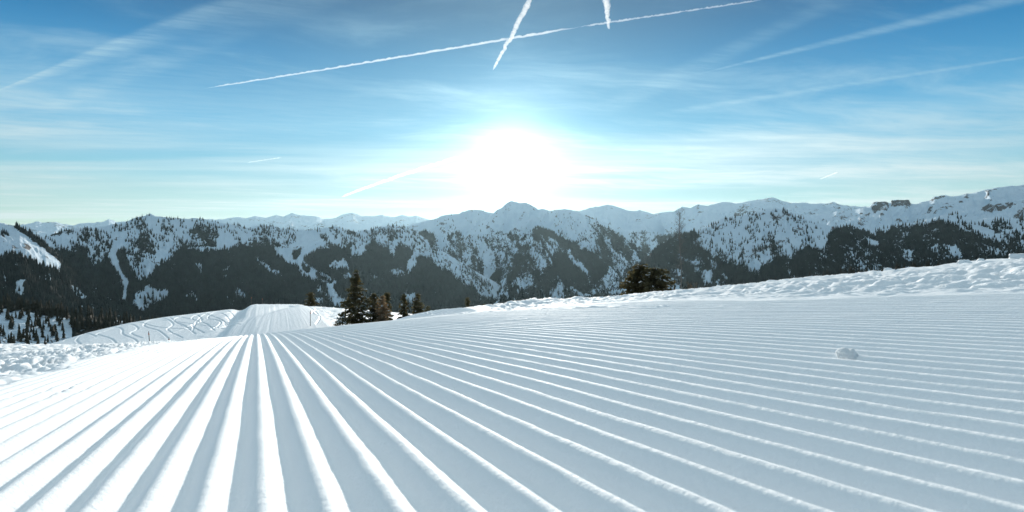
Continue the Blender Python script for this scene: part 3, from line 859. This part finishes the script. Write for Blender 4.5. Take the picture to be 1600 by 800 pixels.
def conifer(name, label, loc, h, w, seed, mat=None, cat='tree', group=None, low=0.04, snow=0.05, dens=1.0, lean=0.0, shape=0.9, tuft=0.30, droop=0.35):
    rs = np.random.default_rng(seed)
    mat = mat or M_NEEDLE
    root = bpy.data.objects.new(name, None); link(root); root.location = loc
    root.rotation_euler = (0, lean, 0)
    tag(root, label, cat, group)
    segs = []
    q = 8
    for k in range(q):
        z0, z1 = h * k / q, h * (k + 1) / q
        segs.append(((0, 0, z0 - (0.6 if k == 0 else 0)), (0, 0, z1), 0.018 * h * (1 - k / q) + 0.02, 0.018 * h * (1 - (k + 1) / q) + 0.015))
    pos, dirs, sp, sdir = [], [], [], []
    nl = int(h * 4.6 * dens)
    for i in range(nl):
        f = (i + rs.uniform(0, 1)) / nl
        z = h * (low + (1 - low) * f)
        L = w * (1 - f) ** shape * rs.uniform(0.62, 1.15) + 0.12
        if rs.uniform() < 0.12: L *= rs.uniform(0.45, 0.8)
        for b in range(int(5 + 3 * (1 - f))):
            a = rs.uniform(0, 2 * math.pi)
            l_ = L * rs.uniform(0.55, 1.1)
            up = 0.25 * f
            nt = max(3, int(l_ / tuft * 2.6))
            end = np.array([math.cos(a) * l_, math.sin(a) * l_, z + (up - droop * (1 - f)) * l_])
            if b % 3 == 0 and f < 0.9:
                segs.append(((0, 0, z), tuple(end * np.array([0.8, 0.8, 1])), 0.03 * (1 - f) + 0.012, 0.008))
            for k in range(nt):
                g = (k + rs.uniform(0, 1)) / nt
                g = g ** 0.75
                p = np.array([math.cos(a) * l_ * g, math.sin(a) * l_ * g, z + (up - droop * (1 - f) * g) * l_ * g])
                p += rs.normal(size=3) * tuft * 0.28 * np.array([1, 1, 0.5])
                dr = np.array([math.cos(a), math.sin(a), -0.25]) + rs.normal(size=3) * 0.55
                pos.append(p); dirs.append(dr)
                if rs.uniform() < snow and g > 0.3:
                    sp.append(p + np.array([0, 0, 0.05])); sdir.append(dr * np.array([1, 1, 0.2]))
    o = link(bpy.data.objects.new('trunk', tube_mesh('trunk', segs, M_BARK)), root)
    link(bpy.data.objects.new('crown', tuft_mesh('crown', np.array(pos + sp), np.array(dirs + sdir), tuft * 1.6, tuft * 0.50, mat, rs, n_snow=len(sp))), root)
    return root

def ray_ground(px, r, y_base):
    """ground point under a tree whose foot line of sight is y_base"""
    az = math.atan((px - 800) / F)
    return (r * math.sin(az), r * math.cos(az), (400 - y_base) / F * math.cos(az) * r)

def on_mid(px, r):
    return mid_ground(px, r)

def height_for(px, r, loc, y_top):
    az = math.atan((px - 800) / F)
    return (400 - y_top) / F * math.cos(az) * r - loc[2]

def put_tree(px, r, y_top, wpx, seed, label, **kw):
    loc = on_mid(px, r)
    h_ = height_for(px, r, loc, y_top)
    return conifer('spruce_tree' if 'mat' not in kw else 'larch_tree', label, loc, h_, wpx / F * r, seed, **kw)

put_tree(556, 80, 423, 34, 1, 'tallest dark spruce standing on the skyline left of centre', snow=0.05, droop=0.3, shape=0.85)
put_tree(536, 76, 490, 22, 2, 'low bushy spruce with snow on its spreading branches at the foot of the tallest spruce', snow=0.15, shape=0.55, tuft=0.26)
put_tree(584, 84, 458, 22, 3, 'brownish spruce close beside the tallest spruce on its right', snow=0.12, shape=0.7)
put_tree(598, 82, 463, 18, 4, 'pale brown leafless larch between two spruces', mat=M_LARCH, snow=0.03, shape=0.6, dens=1.1, tuft=0.22)
put_tree(605, 92, 457, 11, 5, 'thin dark spruce just right of the brown larch', snow=0.03)
put_tree(631, 90, 461, 14, 6, 'dark narrow spruce left of the widest of the small pair', snow=0.03)
put_tree(652, 90, 459, 18, 7, 'dark bushy spruce with a split top at the right of the group', snow=0.04)
put_tree(668, 100, 478, 9, 8, 'stubby little spruce beside the split top spruce', snow=0.02)
put_tree(730, 100, 466, 8, 9, 'small lone dark fir peeking over the crest under the central peak', snow=0.0)
put_tree(757, 104, 476, 7, 10, 'smallest reddish brown fir top just above the crest', snow=0.0)
put_tree(485, 126, 458, 12, 12, 'small round spruce alone on top of the snowy knoll beside the groomed ramp', snow=0.04, shape=0.5)
put_tree(1000, 62, 416, 46, 13, 'left half of the wide bushy spruce pair on the right skyline', snow=0.05, shape=0.38, tuft=0.28, dens=2.4, droop=0.12)
put_tree(1024, 60, 421, 42, 14, 'right half of the wide bushy spruce pair on the right skyline', snow=0.05, shape=0.38, tuft=0.28, dens=2.4, droop=0.12)

# tall bare tree
def bare_tree(px, r, y_top, label):
    loc = on_mid(px, r); h_ = height_for(px, r, loc, y_top)
    rs = np.random.default_rng(44)
    root = link(bpy.data.objects.new('bare_tree', None)); root.location = loc
    tag(root, label, 'tree')
    segs = []; pts = [np.array([0.0, 0, -0.5])]
    for k in range(1, 15):
        pts.append(np.array([0.12 * math.sin(k * 0.9), 0.1 * math.cos(k * 1.3), h_ * k / 14]))
    for k in range(14):
        segs.append((pts[k], pts[k + 1], 0.085 * (1 - k / 15) + 0.014, 0.085 * (1 - (k + 1) / 15) + 0.014))
    tw = []
    for i in range(150):
        f = rs.uniform(0.12, 1.0)
        crown = f > 0.78
        if not crown and rs.uniform() < 0.35: continue
        p = np.array([0, 0, h_ * f]); a = rs.uniform(0, 6.28)
        L = (rs.uniform(0.4, 1.0) * (1.25 if crown else 0.9)) * (1.15 - f * 0.55)
        e = p + np.array([math.cos(a) * L * 0.7, math.sin(a) * L * 0.7, L * (0.8 if crown else 0.25)])
        tw.append((p, e, 0.014, 0.005))
        for j in range(5):
            g = rs.uniform(0.3, 1); b = p + (e - p) * g
            e2 = b + rs.normal(size=3) * 0.22 + np.array([0, 0, 0.15])
            tw.append((b, e2, 0.008, 0.003))
    link(bpy.data.objects.new('trunk', tube_mesh('trunk', segs, M_PALEBARK, 6)), root)
    link(bpy.data.objects.new('crown', tube_mesh('crown', tw, M_PALEBARK, 3)), root)
bare_tree(1063, 58, 332, 'tall thin leafless tree with a bare trunk on the right skyline')

# leafless shrubs by the bare tree
def shrub(px, r, y_top, wpx, seed, label):
    loc = on_mid(px, r); h_ = height_for(px, r, loc, y_top)
    rs = np.random.default_rng(seed); tw = []
    wm = wpx / F * r
    for i in range(46):
        a = rs.uniform(0, 6.28); e = np.array([math.cos(a) * wm * rs.uniform(0, 1), math.sin(a) * wm * rs.uniform(0, 1), h_ * rs.uniform(0.7, 1)])
        tw.append(((0, 0, -0.2), e, 0.03, 0.01))
        for j in range(12):
            b = e * rs.uniform(0.55, 1.0); tw.append((b, b + rs.normal(size=3) * 0.3 + np.array([0, 0, 0.12]), 0.012, 0.004))
    o = link(bpy.data.objects.new('bare_shrub', tube_mesh('bare_shrub', tw, M_LARCH, 3)))
    o.location = loc
    tag(o, label, 'shrub')
shrub(1046, 60, 443, 12, 1, 'brown leafless shrub between the bushy spruces and the bare tree')
shrub(1080, 60, 440, 12, 2, 'brown leafless shrub just right of the bare tree trunk')

# small firs on the knoll and shoulder: individual objects sharing meshes
def small_fir_mesh(seed, slim):
    rs = np.random.default_rng(seed)
    V_, F_ = [], []; base = 0
    def cone(z0, z1, r, sides=7):
        nonlocal base
        for k in range(sides):
            a = 2 * math.pi * k / sides + rs.uniform(-0.2, 0.2); q = r * rs.uniform(0.6, 1.25)
            V_.append((q * math.cos(a), q * math.sin(a), z0 + rs.uniform(-0.04, 0.04)))
        V_.append((rs.uniform(-0.01, 0.01), rs.uniform(-0.01, 0.01), z1))
        for k in range(sides): F_.append((base + k, base + (k + 1) % sides, base + sides))
        base += sides + 1
    for i in range(7):
        f = i / 7
        cone(0.08 + 0.9 * f, min(1.0, 0.08 + 0.9 * f + 0.26), slim * (1 - f) ** 0.8 + 0.012)
    cone(-0.1, 0.5, 0.02, 4)
    return mesh_np('small_fir', np.array(V_), np.array(F_), M_SMALLTREE, smooth=False)
FIRS = [small_fir_mesh(s, w) for s, w in ((1, 0.13), (2, 0.17), (3, 0.20), (4, 0.15))]

def place_fir(p, h_, label, group, rs):
    o = bpy.data.objects.new('fir_tree', FIRS[int(rs.integers(0, 4))])
    link(o); o.location = (float(p[0]), float(p[1]), float(p[2]) - 0.3)
    o.scale = (h_ * rs.uniform(0.85, 1.2), h_ * rs.uniform(0.85, 1.2), h_)
    o.rotation_euler = (0, 0, rs.uniform(0, 6.28))
    tag(o, label, 'tree', group)

def scatter_on(Pm, region, want, hrange, label, group, seed):
    rs = np.random.default_rng(seed); got = 0
    nr, nc = Pm.shape[0] - 15, Pm.shape[1]
    for _ in range(60000):
        if got >= want: break
        i, j = int(rs.integers(5, nr)), int(rs.integers(0, nc))
        p = Pm[i, j]; px_ = 800 + F * p[0] / p[1]; py_ = 400 - F * p[2] / p[1]
        pr = region(px_, py_)
        if rs.uniform() < pr:
            place_fir(p, rs.uniform(*hrange), label, group, rs); got += 1
    return got

sky_l = lambda x: float(interp([(-100, 474), (0, 477), (60, 485), (120, 494), (200, 503), (250, 510), (300, 530)], x))
n1 = scatter_on(KN_L, lambda x, y: (1.0 if -12 < x < 112 and sky_l(x) - 1 < y < sky_l(x) + 7 else 0), 50, (11, 17),
                'dark fir in the dense wood along the top of the left knoll', 'firs along the top of the left knoll', 5)
n2 = scatter_on(KN_L, lambda x, y: (1.0 if 112 <= x < 258 and sky_l(x) - 1 < y < sky_l(x) + 24 else 0), 115, (12, 18),
                'dark brown fir in the dense wood above the tracked snowfield', 'firs in the wood above the snowfield', 6)
n3 = scatter_on(KN_L, lambda x, y: (1.0 if -12 < x < 112 and sky_l(x) + 8 <= y < 548 else 0), 85, (8, 14),
                'small fir scattered on the snowy face of the left knoll', 'firs scattered on the left knoll', 7)
n4 = scatter_on(KN_R, lambda x, y: (1.0 if 1190 < x < 1480 and y < float(interp([(1080, 474), (1200, 444), (1300, 433), (1400, 423), (1480, 420)], x)) else 0), 48, (5, 9.5),
                'dark fir in the row behind the right skyline', 'firs in a row behind the right skyline', 8)
print('firs', n1, n2, n3, n4)


# ------------------------------------------------------------------ piste poles
def pole(px, r, hgt, label, lean=0.0):
    az = math.atan((px - 800) / F); x_, y_ = r * math.sin(az), r * math.cos(az)
    j = int(np.argmin(np.abs(azs - az))); i = int(np.argmin(np.abs(rr - r)))
    root = link(bpy.data.objects.new('piste_pole', None)); root.location = (x_, y_, float(Z_MID[i, j]))
    root.rotation_euler = (0, lean, 0)
    tag(root, label, 'marker pole', 'piste marker poles on the snowfield')
    link(bpy.data.objects.new('shaft', tube_mesh('shaft', [((0, 0, -0.3), (0, 0, hgt), 0.04, 0.035), ((0, 0, hgt), (0, 0, hgt + 0.05), 0.035, 0.01)], M_POLE, 8)), root)
    link(bpy.data.objects.new('band', tube_mesh('band', [((0, 0, hgt - 0.35), (0, 0, hgt - 0.15), 0.052, 0.052)], M_POLECAP, 8)), root)
Z_MID = Z
pole(235, 74, 1.9, 'leaning thin dark pole standing nearest on the tracked snowfield at the left', lean=-0.10)
pole(264, 74, 1.2, 'short thin pole between the leaning pole and the ramp')
pole(485, 82, 1.9, 'thin dark pole right of the groomed ramp')
pole(393, 126, 1.6, 'dark marker pole at the top left corner of the groomed ramp')
pole(410, 128, 1.2, 'short marker pole on the top edge of the groomed ramp')

# ------------------------------------------------------------------ snow chunks on the rim and the piste
def chunk(px, r_or_nv, size, seed, label, blocky=0.0, sink=0.3):
    rs = np.random.default_rng(seed)
    n_, v_ = r_or_nv
    x_, y_ = world_nv(n_, v_)
    z_ = float(slope_z(np.array([[n_]]), np.array([[v_]]))[0, 0])
    import bmesh
    bm = bmesh.new()
    if blocky: 
        bmesh.ops.create_cube(bm, size=1.6); bmesh.ops.subdivide_edges(bm, edges=bm.edges[:], cuts=5, use_grid_fill=True)
    else:
        bmesh.ops.create_icosphere(bm, subdivisions=4, radius=1)
    for q in bm.verts:
        c = q.co
        if blocky:
            sph = c.normalized() * 1.05
            q.co = c * blocky + sph * (1 - blocky)
        d_ = float(fbm(np.array(c.x * 1.7 + seed), np.array(c.y * 1.7 + c.z * 2.3), 4, seed)) - 0.5
        d2_ = float(fbm(np.array(c.x * 4.1 - seed), np.array(c.y * 4.1 + c.z * 3.3), 3, seed + 40)) - 0.5
        q.co *= 1 + 0.8 * d_ + 0.45 * d2_
    me = bpy.data.meshes.new('snow_chunk')
    bm.to_mesh(me); bm.free()
    for p in me.polygons: p.use_smooth = True
    me.materials.append(M_SNOW)
    o = link(bpy.data.objects.new('snow_chunk', me))
    o.scale = size
    o.location = (x_, y_, z_ + size[2] * (1 - sink) * 0.6)
    o.rotation_euler = (0, 0, rs.uniform(0, 3))
    tag(o, label, 'snow chunk', 'loose chunks of snow on the piste')

def nv_of(px, rho):
    az = math.atan((px - 800) / F); x_, y_ = rho * math.sin(az), rho * math.cos(az)
    return (x_ * cx + y_ * cy, x_ * gx + y_ * gy)
chunk(0, nv_of(1506, 9.3), (0.085, 0.07, 0.05), 3, 'rounded snow boulder on the rim left of the square block')
chunk(0, nv_of(1533, 9.4), (0.04, 0.04, 0.025), 4, 'small snow clod between the rounded boulder and the square block')
chunk(0, nv_of(1595, 10.0), (0.13, 0.10, 0.055), 5, 'large square snow block on the rim at the right edge', blocky=0.8, sink=0.1)
def rho_at(px, py):
    # distance at which the piste is met along this bearing and slope
    rs_ = np.linspace(0.5, 4, 700); best_ = 1e9; r_ = 1.0
    az = math.atan((px - 800) / F)
    for q in rs_:
        n_, v_ = nv_of(px, q)
        e_ = abs(400 - F * (TN * n_ - H0 - A0 * v_ + 0.006) / (q * math.cos(az)) - py)
        if e_ < best_: best_, r_ = e_, q
    return r_
chunk(0, nv_of(1325, rho_at(1325, 562)), (0.012, 0.010, 0.0085), 6, 'small lone lump of snow lying on the corduroy at the right', sink=0.75)
chunk(0, nv_of(1388, 8.4), (0.06, 0.05, 0.035), 8, 'flat snow clod on the rim furthest left of the rim chunks')

# ------------------------------------------------------------------ contrails
def trail_mat(name, dens):
    m = bpy.data.materials.new(name); m.use_nodes = True
    k = NT(m.node_tree); o = k.n('ShaderNodeOutputMaterial'); v_ = k.n('ShaderNodeVolumePrincipled')
    v_.inputs['Color'].default_value = (1, 1, 1, 1); v_.inputs['Density'].default_value = dens; v_.inputs['Anisotropy'].default_value = 0.45
    k.l(v_.outputs[0], o.inputs['Volume'])
    return m

def contrail(p, q, w0, w1, seed, label, H=4000.0, dens=0.02, bend=0.0, gaps=0.0):
    a = np.array((*sky_plane(*p), 1)) * H; b = np.array((*sky_plane(*q), 1)) * H
    nseg = 200; sides = 10
    tt = np.linspace(0, 1, nseg)
    d = b - a; L = np.linalg.norm(d); d /= L
    s_ = np.cross(d, (0, 0, 1)); s_ /= np.linalg.norm(s_); u_ = np.cross(s_, d)
    V_ = []
    ctr = a[None] + (b - a)[None] * tt[:, None]
    for i in range(nseg):
        w_ = (w0 + (w1 - w0) * tt[i]) * np.linalg.norm(ctr[i]) / F * 0.5
        nz = float(fbm(np.array(i * 0.11), np.array(seed * 3.3), 3, seed)) - 0.5
        nz2 = float(fbm(np.array(i * 0.55), np.array(seed * 5.3), 3, seed + 9)) - 0.5
        off = s_ * w_ * (nz * 1.6) + u_ * w_ * nz2 * 1.2 + s_ * L * bend * math.sin(math.pi * tt[i])
        rad = w_ * max(0.12, (0.95 + 0.55 * nz2 - gaps * max(0, nz) * 3)) * min(1, 12 * tt[i] + 0.15, 12 * (1 - tt[i]) + 0.15)
        for k in range(sides):
            an = 2 * math.pi * k / sides
            lump = 1 + 0.35 * (float(vn(np.array(i * 0.8), np.array(k * 1.7), seed + 2)) - 0.5)
            V_.append(ctr[i] + off + rad * lump * (math.cos(an) * s_ + math.sin(an) * u_))
    F_ = []
    for i in range(nseg - 1):
        for k in range(sides):
            k2 = (k + 1) % sides
            F_.append([i * sides + k, (i + 1) * sides + k, (i + 1) * sides + k2, i * sides + k2])
    mr = np.linalg.norm(ctr.mean(0)) / F * 0.5 * (w0 + w1) / 2
    me = mesh_np('contrail', np.array(V_), [np.array(F_), np.array([list(range(sides))]), np.array([[(nseg - 1) * sides + k for k in range(sides)][::-1]])], trail_mat('vapour', dens / mr))
    o = link(bpy.data.objects.new('contrail', me))
    tag(o, label, 'contrail', 'aircraft contrails in the sky')
contrail((320, 138), (905, 42), 1.8, 4.2, 1, 'long thin contrail sloping up from the left and crossing the steep one', dens=0.16, bend=-0.004)
contrail((905, 42), (1195, -1), 3.4, 2.4, 2, 'broken thin contrail right of the steep one, reaching the top edge', dens=0.12, gaps=0.5)
contrail((770, 110), (832, -6), 3.5, 9, 3, 'steep bright contrail above the sun, crossing the long one', dens=0.13)
contrail((952, 46), (947, -6), 4, 11, 4, 'short upright contrail at the top edge right of centre', dens=0.15, gaps=0.2)
contrail((533, 308), (735, 240), 3.0, 6.5, 5, 'contrail rising toward the sun low in the sky left of it', dens=0.14, bend=0.01)
contrail((1281, 280), (1309, 269), 1.2, 1.6, 6, 'tiny low contrail above the right ridge', dens=0.12)
contrail((386, 254), (440, 246), 1.2, 1.6, 7, 'tiny faint contrail low in the left sky', dens=0.07)

# ------------------------------------------------------------------ haze
import bmesh
bm = bmesh.new(); bmesh.ops.create_cube(bm, size=1.0)
me = bpy.data.meshes.new('haze'); bm.to_mesh(me); bm.free()
hz = link(bpy.data.objects.new('haze', me))
hz.scale = (150000, 150000, 3100); hz.location = (0, 0, -1251 + 1550)
m = bpy.data.materials.new('mountain_air'); m.use_nodes = True
k = NT(m.node_tree); o_ = k.n('ShaderNodeOutputMaterial'); v_ = k.n('ShaderNodeVolumePrincipled')
v_.inputs['Color'].default_value = (0.60, 0.88, 1.0, 1); v_.inputs['Density'].default_value = 0.80e-5; v_.inputs['Anisotropy'].default_value = 0.6
k.l(v_.outputs[0], o_.inputs['Volume'])
me.materials.append(m)
tag(hz, 'thin pale haze in the mountain air', 'haze', kind='stuff')
